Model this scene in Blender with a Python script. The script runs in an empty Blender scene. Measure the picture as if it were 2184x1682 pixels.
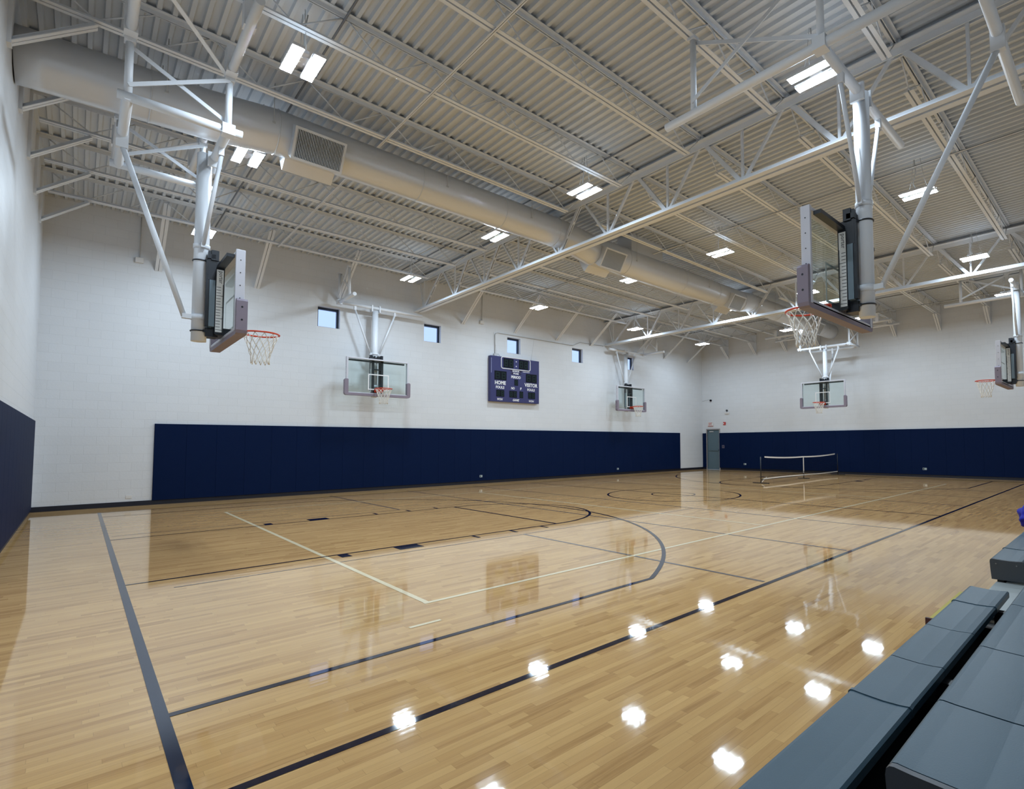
import bpy, bmesh, math, random
from mathutils import Vector, Matrix
random.seed(7)
F = 0.3048                                   # everything below is written in feet
SC = bpy.context.scene
COL = SC.collection
ORIG = {}
V = Vector

# ------------------------------------------------------------------ materials
MATS = {}
def nodes_of(name):
    m = bpy.data.materials.new(name); m.use_nodes = True
    nt = m.node_tree
    b = nt.nodes['Principled BSDF']
    return m, nt, b
def mat(name, col, rough=0.5, metal=0.0, spec=0.5, coat=0.0, bump=0.0, bscale=40.0, var=0.0, vscale=3.0):
    m, nt, b = nodes_of(name)
    b.inputs['Base Color'].default_value = (*col, 1)
    b.inputs['Roughness'].default_value = rough
    b.inputs['Metallic'].default_value = metal
    b.inputs['Specular IOR Level'].default_value = spec
    b.inputs['Coat Weight'].default_value = coat
    tc = nt.nodes.new('ShaderNodeTexCoord')
    if var > 0:
        n = nt.nodes.new('ShaderNodeTexNoise'); n.inputs['Scale'].default_value = vscale; n.inputs['Detail'].default_value = 4
        nt.links.new(tc.outputs['Object'], n.inputs['Vector'])
        mx = nt.nodes.new('ShaderNodeMix'); mx.data_type = 'RGBA'
        mx.inputs['A'].default_value = (*[c * (1 - var) for c in col], 1)
        mx.inputs['B'].default_value = (*[min(1, c * (1 + var)) for c in col], 1)
        nt.links.new(n.outputs['Fac'], mx.inputs['Factor']); nt.links.new(mx.outputs['Result'], b.inputs['Base Color'])
    if bump > 0:
        n = nt.nodes.new('ShaderNodeTexNoise'); n.inputs['Scale'].default_value = bscale
        nt.links.new(tc.outputs['Object'], n.inputs['Vector'])
        bp = nt.nodes.new('ShaderNodeBump'); bp.inputs['Strength'].default_value = bump; bp.inputs['Distance'].default_value = 0.004
        nt.links.new(n.outputs['Fac'], bp.inputs['Height']); nt.links.new(bp.outputs['Normal'], b.inputs['Normal'])
    MATS[name] = m
    return m
def emit(name, col, s):
    m = bpy.data.materials.new(name); m.use_nodes = True; nt = m.node_tree
    nt.nodes.clear()
    e = nt.nodes.new('ShaderNodeEmission'); e.inputs['Color'].default_value = (*col, 1); e.inputs['Strength'].default_value = s
    o = nt.nodes.new('ShaderNodeOutputMaterial'); nt.links.new(e.outputs[0], o.inputs[0]); m.cycles.emission_sampling = 'FRONT'; return m
def glass(name, tint, refl=1.0):
    m = bpy.data.materials.new(name); m.use_nodes = True; nt = m.node_tree
    nt.nodes.clear()
    t = nt.nodes.new('ShaderNodeBsdfTransparent'); t.inputs[0].default_value = (*tint, 1)
    g = nt.nodes.new('ShaderNodeBsdfGlossy'); g.inputs['Roughness'].default_value = 0.02
    f = nt.nodes.new('ShaderNodeFresnel'); f.inputs['IOR'].default_value = 1.5
    mu = nt.nodes.new('ShaderNodeMath'); mu.operation = 'MULTIPLY'; mu.inputs[1].default_value = refl; mu.use_clamp = True
    mx = nt.nodes.new('ShaderNodeMixShader'); o = nt.nodes.new('ShaderNodeOutputMaterial')
    ge = nt.nodes.new('ShaderNodeNewGeometry'); iv = nt.nodes.new('ShaderNodeMath'); iv.operation = 'SUBTRACT'; iv.inputs[0].default_value = refl
    nt.links.new(ge.outputs['Backfacing'], iv.inputs[1]); iv.use_clamp = True; nt.links.new(iv.outputs[0], mu.inputs[1])
    nt.links.new(f.outputs[0], mu.inputs[0]); nt.links.new(mu.outputs[0], mx.inputs[0])
    nt.links.new(t.outputs[0], mx.inputs[1]); nt.links.new(g.outputs[0], mx.inputs[2]); nt.links.new(mx.outputs[0], o.inputs[0])
    return m

def wood_material():
    m, nt, b = nodes_of('maple_strip_floor')
    N = nt.nodes.new; L = nt.links.new
    tc = N('ShaderNodeTexCoord'); sp = N('ShaderNodeSeparateXYZ'); L(tc.outputs['Object'], sp.inputs[0])
    def mth(op, a, bb=None):
        n = N('ShaderNodeMath'); n.operation = op
        for i, v in enumerate((a, bb)):
            if v is None: continue
            if isinstance(v, (int, float)): n.inputs[i].default_value = v
            else: L(v, n.inputs[i])
        return n.outputs[0]
    W = 1.9 / 12 * F
    yr = mth('DIVIDE', sp.outputs['Y'], W); row = mth('FLOOR', yr); yf = mth('FRACT', yr)
    wn = N('ShaderNodeTexWhiteNoise'); wn.noise_dimensions = '1D'; L(row, wn.inputs['W'])
    ln = mth('ADD', mth('MULTIPLY', wn.outputs['Value'], 1.5 * F), 0.95 * F)
    wn2 = N('ShaderNodeTexWhiteNoise'); wn2.noise_dimensions = '1D'; L(mth('ADD', row, 71.3), wn2.inputs['W'])
    xs = mth('DIVIDE', mth('ADD', sp.outputs['X'], mth('MULTIPLY', wn2.outputs['Value'], 9.0)), ln)
    seg = mth('FLOOR', xs); xf = mth('FRACT', xs)
    cb = N('ShaderNodeCombineXYZ'); L(row, cb.inputs[0]); L(seg, cb.inputs[1])
    wc = N('ShaderNodeTexWhiteNoise'); wc.noise_dimensions = '2D'; L(cb.outputs[0], wc.inputs['Vector'])
    # grain along the strip
    mp = N('ShaderNodeMapping'); mp.inputs['Scale'].default_value = (1.6, 26, 1); L(tc.outputs['Object'], mp.inputs[0])
    add = N('ShaderNodeVectorMath'); add.operation = 'ADD'; L(mp.outputs[0], add.inputs[0]); 
    sc = N('ShaderNodeVectorMath'); sc.operation = 'SCALE'; L(wc.outputs['Color'], sc.inputs[0]); sc.inputs['Scale'].default_value = 40; L(sc.outputs[0], add.inputs[1])
    gn = N('ShaderNodeTexNoise'); gn.inputs['Scale'].default_value = 1.6; gn.inputs['Detail'].default_value = 5; gn.inputs['Distortion'].default_value = 0.6; L(add.outputs[0], gn.inputs['Vector'])
    t = mth('ADD', mth('MULTIPLY', wc.outputs['Value'], 0.60), mth('MULTIPLY', gn.outputs['Fac'], 0.60))
    cr = N('ShaderNodeValToRGB'); L(t, cr.inputs[0])
    e = cr.color_ramp.elements
    e[0].position = 0.06; e[0].color = (0.291, 0.139, 0.047, 1)
    e[1].position = 1.0; e[1].color = (0.792, 0.492, 0.206, 1)
    for p, c in ((0.20, (0.477, 0.262, 0.101)), (0.40, (0.629, 0.367, 0.148)), (0.72, (0.710, 0.431, 0.177))):
        q = cr.color_ramp.elements.new(p); q.color = (*c, 1)
    # seams
    ed = mth('MINIMUM', mth('MULTIPLY', mth('MINIMUM', yf, mth('SUBTRACT', 1.0, yf)), W), mth('MULTIPLY', mth('MINIMUM', xf, mth('SUBTRACT', 1.0, xf)), ln))
    sm = N('ShaderNodeMapRange'); L(ed, sm.inputs['Value']); sm.inputs['From Max'].default_value = 0.0016; sm.inputs['To Min'].default_value = 0.72; sm.inputs['To Max'].default_value = 1.0
    mx = N('ShaderNodeMix'); mx.data_type = 'RGBA'; mx.blend_type = 'MULTIPLY'; mx.inputs['Factor'].default_value = 1
    L(cr.outputs[0], mx.inputs['A'])
    gcb = N('ShaderNodeCombineColor'); [L(sm.outputs[0], gcb.inputs[i]) for i in range(3)]
    L(gcb.outputs[0], mx.inputs['B']); L(mx.outputs['Result'], b.inputs['Base Color'])
    # each strip is tilted a hair, plus a slow wave in the finish
    wv = N('ShaderNodeTexNoise'); wv.inputs['Scale'].default_value = 1.3; wv.inputs['Detail'].default_value = 1
    mp2 = N('ShaderNodeMapping'); mp2.inputs['Scale'].default_value = (0.9, 6, 1); L(tc.outputs['Object'], mp2.inputs[0]); L(mp2.outputs[0], wv.inputs['Vector'])
    cup = mth('MULTIPLY', mth('COSINE', mth('MULTIPLY', yf, 2 * math.pi)), 1.6e-5)
    hgt = mth('ADD', cup, mth('MULTIPLY', wv.outputs['Fac'], 3.2e-4))
    bp = N('ShaderNodeBump'); bp.inputs['Strength'].default_value = 1.0; bp.inputs['Distance'].default_value = 1.0; L(hgt, bp.inputs['Height'])
    L(bp.outputs['Normal'], b.inputs['Normal'])
    b.inputs['Roughness'].default_value = 0.045
    b.inputs['Specular IOR Level'].default_value = 0.52
    return m

def block_material(name, col, ax):
    """painted concrete block, 16 x 8 inch courses, faint joints"""
    m, nt, b = nodes_of(name); N = nt.nodes.new; L = nt.links.new
    tc = N('ShaderNodeTexCoord'); sp = N('ShaderNodeSeparateXYZ'); L(tc.outputs['Object'], sp.inputs[0])
    cb = N('ShaderNodeCombineXYZ'); L(sp.outputs[ax], cb.inputs[0]); L(sp.outputs['Z'], cb.inputs[1])
    br = N('ShaderNodeTexBrick'); L(cb.outputs[0], br.inputs['Vector'])
    br.inputs['Scale'].default_value = 1.0; br.inputs['Brick Width'].default_value = 16 / 12 * F; br.inputs['Row Height'].default_value = 8 / 12 * F
    br.inputs['Mortar Size'].default_value = 0.0045; br.inputs['Mortar Smooth'].default_value = 0.6
    br.inputs['Color1'].default_value = (1, 1, 1, 1); br.inputs['Color2'].default_value = (0.975, 0.975, 0.975, 1); br.inputs['Mortar'].default_value = (0.90, 0.90, 0.90, 1)
    mx = N('ShaderNodeMix'); mx.data_type = 'RGBA'; mx.blend_type = 'MULTIPLY'; mx.inputs['Factor'].default_value = 1
    mx.inputs['A'].default_value = (*col, 1); L(br.outputs['Color'], mx.inputs['B']); L(mx.outputs['Result'], b.inputs['Base Color'])
    n = N('ShaderNodeTexNoise'); n.inputs['Scale'].default_value = 26; n.inputs['Detail'].default_value = 4; L(tc.outputs['Object'], n.inputs['Vector'])
    a = N('ShaderNodeMath'); a.operation = 'MULTIPLY_ADD'; L(br.outputs['Fac'], a.inputs[0]); a.inputs[1].default_value = -1.0; L(n.outputs['Fac'], a.inputs[2])
    bp = N('ShaderNodeBump'); bp.inputs['Strength'].default_value = 0.35; bp.inputs['Distance'].default_value = 0.004; L(a.outputs[0], bp.inputs['Height']); L(bp.outputs['Normal'], b.inputs['Normal'])
    b.inputs['Roughness'].default_value = 0.42
    return m

WOOD = wood_material()
M_BLOCK_X = block_material('white_painted_block', (0.755, 0.78, 0.815), 'X')
M_BLOCK_Y = block_material('white_painted_block_side', (0.755, 0.78, 0.815), 'Y')
M_STEEL = mat('white_painted_steel', (0.755, 0.785, 0.83), 0.42)
M_DECK = mat('white_painted_roof_deck', (0.61, 0.645, 0.69), 0.40, var=0.06, vscale=0.35)
M_DUCT = mat('pale_painted_duct', (0.66, 0.68, 0.71), 0.30, metal=0.25, spec=0.6)
M_GRILLE = mat('register_louver_grey', (0.50, 0.53, 0.56), 0.4)
M_DARK = mat('register_shadow_void', (0.02, 0.025, 0.03), 0.6)
M_NAVYPAINT = mat('navy_line_paint', (0.007, 0.006, 0.022), 0.05, spec=0.48)
M_GREYPAINT = mat('slate_baseline_paint', (0.008, 0.019, 0.050), 0.05, spec=0.48)
M_CREAM = mat('cream_line_paint', (0.92, 0.78, 0.52), 0.05, spec=0.48)
M_GREYLINE = mat('grey_line_paint', (0.15, 0.125, 0.12), 0.05, spec=0.48)
M_PAD = mat('navy_vinyl', (0.0010, 0.0092, 0.046), 0.60, spec=0.09, bump=0.15, bscale=300)
M_BASE = mat('black_cove_base', (0.006, 0.008, 0.02), 0.5)
M_BOARDFRAME = mat('silver_board_frame', (0.62, 0.62, 0.68), 0.35)
M_EDGE = mat('mauve_grey_edge_padding', (0.24, 0.20, 0.25), 0.55)
M_BLACK = mat('black_steel', (0.008, 0.011, 0.018), 0.35)
M_SLATE = mat('slate_steel_plate', (0.16, 0.22, 0.27), 0.35)
M_RIM = mat('orange_rim_paint', (0.62, 0.055, 0.018), 0.35)
M_NET = mat('white_net_cord', (0.83, 0.80, 0.74), 0.7)
M_WHITEMARK = mat('white_marking', (0.82, 0.82, 0.82), 0.4)
M_BGLASS = glass('backboard_glass', (0.92, 0.965, 0.955))
M_WGLASS = glass('window_glass', (0.93, 0.96, 0.98), 1.0)
M_WFRAME = mat('dark_window_frame', (0.006, 0.016, 0.040), 0.35)
M_LENS = emit('lit_lamp_lens', (0.71, 0.86, 1.0), 122.0)
M_UPLIGHT = emit('uplight_slot_glow', (0.71, 0.86, 1.0), 15.0)
M_LAMP = mat('white_lamp_housing', (0.72, 0.73, 0.76), 0.4)
M_SBLUE = mat('scoreboard_blue', (0.026, 0.028, 0.125), 0.42)
M_SBLACK = mat('scoreboard_digit_black', (0.003, 0.005, 0.010), 0.6, spec=0.15)
M_SEGMENT = mat('unlit_segment', (0.014, 0.030, 0.028), 0.6, spec=0.15)
M_SDARK = mat('unlit_arrow_purple', (0.008, 0.004, 0.03), 0.5)
M_DOOR = mat('grey_teal_door', (0.095, 0.150, 0.185), 0.45)
M_DOORFRAME = mat('door_frame_grey', (0.34, 0.32, 0.32), 0.45)
M_SEAT = mat('slate_blue_plastic', (0.047, 0.098, 0.136), 0.36, spec=0.34, bump=0.12, bscale=260, var=0.12, vscale=2.2)
M_SEATEND = mat('end_cap_grey', (0.060, 0.068, 0.080), 0.4)
M_RISER_SHADE = mat('dark_riser_and_shade', (0.010, 0.014, 0.018), 0.5)  # dark risers; also the shade painted onto the footboard under the seats
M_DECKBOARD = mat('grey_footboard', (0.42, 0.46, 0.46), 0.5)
M_YELLOW = mat('yellow_nosing', (0.52, 0.42, 0.05), 0.55)
M_MAROON = mat('maroon_step_end', (0.05, 0.008, 0.015), 0.5)
M_BOLT = mat('bolt_metal', (0.30, 0.31, 0.32), 0.3, metal=0.8)
M_CLOTH = mat('bright_blue_cloth', (0.006, 0.010, 0.34), 0.8)
M_RED = mat('red_plastic', (0.55, 0.03, 0.03), 0.4)
M_REDLIT = emit('lit_red_letters', (1.0, 0.16, 0.07), 1.1)
M_CASE = mat('white_plastic_case', (0.78, 0.77, 0.76), 0.4)
M_PLATE = mat('steel_outlet_plate', (0.42, 0.50, 0.52), 0.35)
M_CONDUIT = mat('grey_conduit', (0.52, 0.53, 0.54), 0.4)
M_DCONDUIT = mat('dark_conduit', (0.16, 0.17, 0.19), 0.45)
M_BLACKNET = mat('black_net_mesh', (0.003, 0.004, 0.007), 0.9, spec=0.05)

# ------------------------------------------------------------------ mesh builder (feet)
class MB:
    def __init__(s): s.v = []; s.f = []; s.m = []; s.sm = []
    def add(s, vs, fs, mi=0, smooth=False):
        o = len(s.v); s.v += [V(p) for p in vs]
        for f in fs: s.f.append([i + o for i in f]); s.m.append(mi); s.sm.append(smooth)
        return s
    def box(s, a, b, mi=0):
        x0, y0, z0 = a; x1, y1, z1 = b
        vs = [(x0,y0,z0),(x1,y0,z0),(x1,y1,z0),(x0,y1,z0),(x0,y0,z1),(x1,y0,z1),(x1,y1,z1),(x0,y1,z1)]
        return s.add(vs, [(0,3,2,1),(4,5,6,7),(0,1,5,4),(1,2,6,5),(2,3,7,6),(3,0,4,7)], mi)
    def bbox(s, a, b, r, mi=0):
        """box with chamfered edges"""
        bm = bmesh.new(); bmesh.ops.create_cube(bm, size=1)
        for v in bm.verts: v.co = V([a[i] + (v.co[i] + .5) * (b[i] - a[i]) for i in range(3)])
        bmesh.ops.bevel(bm, geom=bm.edges[:], offset=r, segments=2, profile=.5, affect='EDGES')
        bm.verts.index_update()
        s.add([v.co.copy() for v in bm.verts], [[v.index for v in f.verts] for f in bm.faces], mi, False); bm.free(); return s
    def frame_vecs(s, p, q, up=(0,0,1)):
        d = (V(q) - V(p)).normalized(); u = V(up)
        if abs(d.dot(u)) > .99: u = V((1,0,0)) if abs(d.x) < .9 else V((0,1,0))
        r = d.cross(u).normalized(); u = r.cross(d).normalized(); return d, r, u
    def bar(s, p, q, w, h, up=(0,0,1), mi=0, off=(0,0)):
        p, q = V(p), V(q); d, r, u = s.frame_vecs(p, q, up)
        c = r * off[0] + u * off[1]
        vs = [e + c + r * a * w / 2 + u * b * h / 2 for e in (p, q) for a, b in ((-1,-1),(1,-1),(1,1),(-1,1))]
        return s.add(vs, [(0,1,2,3)[::-1],(4,5,6,7),(0,1,5,4),(1,2,6,5),(2,3,7,6),(3,0,4,7)], mi)
    def angles(s, p, q, leg, t, gap, up=(0,0,1), flip=1, mi=0):
        """two back-to-back steel angles with a gap between them; flip=1: flat legs at the bottom, -1 on top"""
        for sd in (-1, 1):
            s.bar(p, q, t, leg, up, mi, (sd * (gap / 2 + t / 2), flip * leg / 2))
            s.bar(p, q, leg - t, t, up, mi, (sd * (gap / 2 + t + (leg - t) / 2), flip * t / 2))
        return s
    def tube(s, p, q, r, n=10, mi=0, r2=None, caps=True):
        p, q = V(p), V(q); d, a, b = s.frame_vecs(p, q); r2 = r if r2 is None else r2
        vs = [e + a * math.cos(2*math.pi*i/n) * rr + b * math.sin(2*math.pi*i/n) * rr for e, rr in ((p, r), (q, r2)) for i in range(n)]
        fs = [(i, (i+1) % n, n + (i+1) % n, n + i) for i in range(n)]
        s.add(vs, fs, mi, True)
        if caps:
            o = len(s.v) - 2 * n
            s.f.append([o + i for i in range(n)][::-1]); s.f.append([o + n + i for i in range(n)]); s.m += [mi, mi]; s.sm += [False, False]
        return s
    def path(s, pts, r, n=8, mi=0, closed=False, caps=True):
        pts = [V(p) for p in pts]; N = len(pts); rad = r if isinstance(r, (list, tuple)) else [r] * N
        prev = None; rings = []
        for i in range(N):
            a = pts[i-1] if (i or closed) else pts[i]; b = pts[(i+1) % N] if (i < N-1 or closed) else pts[i]
            d = (b - a).normalized()
            if prev is None:
                u = V((0,0,1)) if abs(d.z) < .9 else V((1,0,0))
            else: u = prev
            x = d.cross(u).normalized(); u = x.cross(d).normalized(); prev = u
            rings.append([pts[i] + x * math.cos(2*math.pi*k/n) * rad[i] + u * math.sin(2*math.pi*k/n) * rad[i] for k in range(n)])
        vs = [p for r_ in rings for p in r_]; fs = []
        for i in range(N if closed else N-1):
            j = (i+1) % N
            for k in range(n): fs.append((i*n+k, i*n+(k+1) % n, j*n+(k+1) % n, j*n+k))
        s.add(vs, fs, mi, True)
        if caps and not closed:
            o = len(s.v) - N*n
            s.f.append([o+k for k in range(n)][::-1]); s.f.append([o+(N-1)*n+k for k in range(n)]); s.m += [mi]*2; s.sm += [False]*2
        return s
    def torus(s, c, R, r, axis='Z', n=36, m=8, mi=0):
        ax = {'Z': ((1,0,0),(0,1,0)), 'Y': ((1,0,0),(0,0,1)), 'X': ((0,1,0),(0,0,1))}[axis]
        a, b = V(ax[0]), V(ax[1])
        return s.path([V(c) + a*R*math.cos(2*math.pi*i/n) + b*R*math.sin(2*math.pi*i/n) for i in range(n)], r, m, mi, True)
    def poly(s, prof, axis, lo, hi, mi=0, smooth=False):
        """extrude a 2-D outline along an axis ('X': outline in y,z; 'Y': x,z; 'Z': x,y)"""
        def P(a, b, t): return {'X': (t,a,b), 'Y': (a,t,b), 'Z': (a,b,t)}[axis]
        n = len(prof); vs = [P(a,b,lo) for a,b in prof] + [P(a,b,hi) for a,b in prof]
        s.add(vs, [(i,(i+1)%n,n+(i+1)%n,n+i) for i in range(n)], mi, smooth)
        s.add(vs, [tuple(range(n))[::-1], tuple(range(n,2*n))], mi); return s
    def quad(s, a, b, c, d, mi=0): return s.add([a,b,c,d], [(0,1,2,3)], mi)
    def build(s, name, mats, parent=None, origin=None, auto=False, fix=True):
        mats = mats if isinstance(mats, (list, tuple)) else [mats]
        if auto:
            xs = [p.x for p in s.v]; ys = [p.y for p in s.v]; zs = [p.z for p in s.v]
            origin = V(((min(xs)+max(xs))/2, (min(ys)+max(ys))/2, min(zs)))
        base = V(origin) if origin is not None else (ORIG[parent.name] if parent else V((0,0,0)))
        me = bpy.data.meshes.new(name)
        me.from_pydata([tuple((p - base) * F) for p in s.v], [], s.f)
        for m in mats: me.materials.append(m)
        me.polygons.foreach_set('material_index', s.m); me.polygons.foreach_set('use_smooth', s.sm)
        if fix: bm = bmesh.new(); bm.from_mesh(me); bmesh.ops.recalc_face_normals(bm, faces=bm.faces[:]); bm.to_mesh(me); bm.free()
        me.update()
        o = bpy.data.objects.new(name, me); COL.objects.link(o)
        if parent: o.parent = parent; ORIG[o.name] = base
        else: o.location = base * F; ORIG[o.name] = base
        return o
def tag(o, label, cat, group=None, kind=None):
    if label: o['label'] = label
    if cat: o['category'] = cat
    if group: o['group'] = group
    if kind: o['kind'] = kind
    return o
def thing(name, label, cat, loc, group=None, rz=0.0):
    o = bpy.data.objects.new(name, None); COL.objects.link(o); o.empty_display_size = .1
    o.location = V(loc) * F; o.rotation_euler = (0, 0, rz); ORIG[o.name] = V(loc)
    return tag(o, label, cat, group)
def struct(o): o['kind'] = 'structure'; return o
def dup(root, loc, label, group=None, rz=None):
    r = root.copy(); COL.objects.link(r); r.location = V(loc) * F
    if rz is not None: r.rotation_euler = (0, 0, rz)
    r['label'] = label
    if group: r['group'] = group
    for c in list(root.children):
        k = c.copy(); COL.objects.link(k); k.parent = r
        for g in list(c.children):
            q = g.copy(); COL.objects.link(q); q.parent = k
    return r
ORD = ['first','second','third','fourth','fifth','sixth','seventh','eighth','ninth','tenth','eleventh','twelfth','thirteenth','fourteenth','fifteenth','sixteenth','seventeenth','eighteenth','nineteenth','twentieth']
ORD += ['twenty-' + o for o in ORD[:9]] + ['thirtieth'] + ['thirty-' + o for o in ORD[:9]]
def rot(x, y, a): return (x*math.cos(a) - y*math.sin(a), x*math.sin(a) + y*math.cos(a))
def text_mesh(mb, s, x0, x1, z0, z1, y, mi=0, face=-1, shear=0.0, axis='Y', bold=0.0):
    """block letters fitted into a box on a wall; axis 'Y': wall facing -y (x to the right); 'X': wall facing -x"""
    cu = bpy.data.curves.new('t', 'FONT'); cu.body = s; cu.resolution_u = 3; cu.offset = bold; cu.shear = shear
    ob = bpy.data.objects.new('t', cu); COL.objects.link(ob)
    dg = bpy.context.evaluated_depsgraph_get(); me = bpy.data.meshes.new_from_object(ob.evaluated_get(dg))
    xs = [v.co.x for v in me.vertices]; ys = [v.co.y for v in me.vertices]
    ax, bx, ay, by = min(xs), max(xs), min(ys), max(ys)
    vs = []
    for v in me.vertices:
        u = x0 + (v.co.x-ax)/(bx-ax)*(x1-x0); w = z0 + (v.co.y-ay)/(by-ay)*(z1-z0)
        vs.append((u, y, w) if axis == 'Y' else (y, u, w))
    mb.add(vs, [list(p.vertices) for p in me.polygons], mi)
    bpy.data.objects.remove(ob); bpy.data.curves.remove(cu); bpy.data.meshes.remove(me)

# ------------------------------------------------------------------ the room
XL, XR, YB, YN = -40.55, 40.8, 25.0, -34.0
DZ = 22.68                                   # underside of the roof deck
HC = 37.0                                    # half court length
FT = 18.55                                   # free-throw distance from the end line
fl = MB()
fl.box((XL, YN, -.4), (XR, YB, 0.0), 0)
zt = [0.005]
def rect(x0, x1, y0, y1, mi):
    zt[0] += 0.00006; z = zt[0]
    fl.quad((x0,y0,z),(x1,y0,z),(x1,y1,z),(x0,y1,z), mi)
def ring(cx, cy, r0, r1, a0, a1, mi, n=96):
    zt[0] += 0.00006; z = zt[0]
    vs = []
    for i in range(n+1):
        a = math.radians(a0 + (a1-a0)*i/n)
        vs += [(cx+r0*math.cos(a), cy+r0*math.sin(a), z), (cx+r1*math.cos(a), cy+r1*math.sin(a), z)]
    fl.add(vs, [(2*i,2*i+1,2*i+3,2*i+2) for i in range(n)], mi)
LW = 2/12
# cross-court and pickleball greys first, then cream volleyball, then the navy main court
GL = 1.4/12
VO = -0.9
# thin grey practice lines seen on the photo
rect(-22.05, -21.9, -20.9, -7.45, 3); rect(-22.05, -21.9, 7.3, 22, 3)
rect(-35.9, -7.2, -7.5, -7.5+GL*.7, 3); rect(-36.9, -7.2, 7.3, 7.3+GL*.7, 3)
rect(-14.95, -14.8, -20.9, 22, 3); rect(14.3, 14.45, -20.9, 22, 3)
rect(-7.3, -7.15, -20.9, 22, 3); rect(6.9, 7.05, -20.9, 22, 3)
rect(21.4, 21.55, -20.9, 22, 3)
rect(-HC, HC, 20.0, 20.08, 3)
for y in (-15, 15): rect(VO-30.1, VO+30.1, y-LW/2, y+LW/2, 2)
for x in (VO-30, VO+30): rect(x-LW/2, x+LW/2, -15-LW/2, 15+LW/2, 2)
for x in (VO-10.1, VO+10.1): rect(x-LW/2, x+LW/2, -15, 15, 2)
rect(-32.2, -31.35, -16.75, -16.62, 2)
rect(-HC-.42, HC+.42, -21.0-.17, -21.0, 1); rect(-HC-.42, HC+.42, 21.0, 21.17, 1)
rect(-HC-.18, -HC, -28.0, 21.17, 4); rect(HC, HC+.42, -23.0, 21.17, 1)
rect(-LW/2, LW/2, -21, 21, 1)
ring(0, 0, 6-LW, 6, 0, 360, 1, 160); ring(0, 0, 2-LW*.8, 2, 0, 360, 1, 96)
for s in (-1, 1):
    bx = -s*HC
    X = lambda d: bx + s*d
    def rr(d0, d1, y0, y1, mi=1): rect(min(X(d0),X(d1)), max(X(d0),X(d1)), y0, y1, mi)
    rr(0, FT, -6, -6+LW*.8); rr(0, FT, 6-LW*.8, 6); rr(FT-LW, FT, -6, 6)
    a0, a1 = (-90, 90) if s > 0 else (90, 270)
    ring(X(FT), 0, 6-LW, 6, a0, a1, 1)
    for q in (-1, 1):
        def blk(d0, d1, h=.67): rr(d0, d1, *(sorted((q*6, q*(6+h)))))
        blk(6.55, 6.95, .62); blk(9.6, 10.6, .75) if False else blk(8.9, 10.0, .8)
        for d in (12.85, 15.1, 17.15): blk(d, d+.17, .67)
        # three-point straight and its kink
        rr(0, 12.75, *(sorted((q*18.0, q*(18.0-LW)))))
    # big arc between the two kinks, through the apex measured on the floor
    cxd = 3.6; R = math.hypot(12.75-cxd, 18.0-LW/2)
    an = math.degrees(math.atan2(18.0-LW/2, 12.75-cxd))
    ring(X(cxd), 0, R-LW/2, R+LW/2, (-an if s > 0 else 180-an), (an if s > 0 else 180+an), 1, 128)
floor = struct(fl.build('floor', [WOOD, M_NAVYPAINT, M_CREAM, M_GREYLINE, M_GREYPAINT]))

WX = [-21.5, -10.82, 0.05, 10.75, 21.45]      # window centres on the scoreboard wall
def wall_y(y0, y1, holes, xa, xb, z0, z1, mats):
    mb = MB(); x = xa
    for (h0, h1, b0, b1) in holes:
        mb.box((x, y0, z0), (h0, y1, z1)); mb.box((h0, y0, z0), (h1, y1, b0)); mb.box((h0, y0, b1), (h1, y1, z1)); x = h1
    mb.box((x, y0, z0), (xb, y1, z1)); return mb
struct(wall_y(YB, YB+.8, [(x-1.0, x+1.0, 15.97, 17.93) for x in WX], XL-.8, XR+.8, 0, DZ+.3, M_BLOCK_X).build('wall_back', M_BLOCK_X))
struct(MB().box((XL-.8, YN, 0), (XL, YB, DZ+.3)).build('wall_left', M_BLOCK_Y))
DY0, DY1, DH = 21.55, 24.05, 6.95             # door opening on the right wall
wr = MB(); wr.box((XR, YN, 0), (XR+.8, DY0, DZ+.3)); wr.box((XR, DY1, 0), (XR+.8, YB, DZ+.3)); wr.box((XR, DY0, DH), (XR+.8, DY1, DZ+.3))
struct(wr.build('wall_right', M_BLOCK_Y))
struct(MB().box((XL-.8, YN-.8, 0), (XR+.8, YN, DZ+.3)).build('wall_front', M_BLOCK_X))

# corrugated roof deck: ribs run across the room
ce = MB(); P = 0.5; prof = []
x = XL
while x < XR:
    prof += [(x, DZ), (x+.15, DZ), (x+.20, DZ+.15), (x+.45, DZ+.15)]; x += P
prof.append((x, DZ))
n = len(prof)
ce.add([(a, YN, b) for a, b in prof] + [(a, YB, b) for a, b in prof], [(i, i+1, n+i+1, n+i) for i in range(n-1)], 0)
ce.box((XL-.8, YN-.8, DZ+.3), (XR+.8, YB+.8, DZ+.6), 0)
struct(ce.build('ceiling', M_DECK))

# windows
for i, x in enumerate(WX):
    z0, z1 = 15.97, 17.93; y = YB + .42
    fr = MB(); t = .17
    fr.box((x-1, y, z0), (x-1+t, y+.25, z1)); fr.box((x+1-t, y, z0), (x+1, y+.25, z1)); fr.box((x-1+t, y, z0), (x+1-t, y+.25, z0+.1)); fr.box((x-1+t, y, z1-.22), (x+1-t, y+.25, z1))
    w = struct(fr.build('window_%d' % (i+1), M_WFRAME, origin=(x, y, z0)))
    MB().box((x-1+t, y+.10, z0+.1), (x+1-t, y+.13, z1-.22)).build('window_pane', M_WGLASS, w)

# black cove base along the walls
struct(MB().box((XL, YB-.05, 0), (XR, YB, .36)).build('baseboard_back', M_BASE))
struct(MB().box((XL, YN, 0), (XL+.05, YB-.05, .36)).build('baseboard_left', M_BASE))
struct(MB().box((XR-.05, YN, 0), (XR, DY0-.2, .36)).box((XR-.05, DY1+.2, 0), (XR, YB-.05, .36)).build('baseboard_right', M_BASE))

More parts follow.
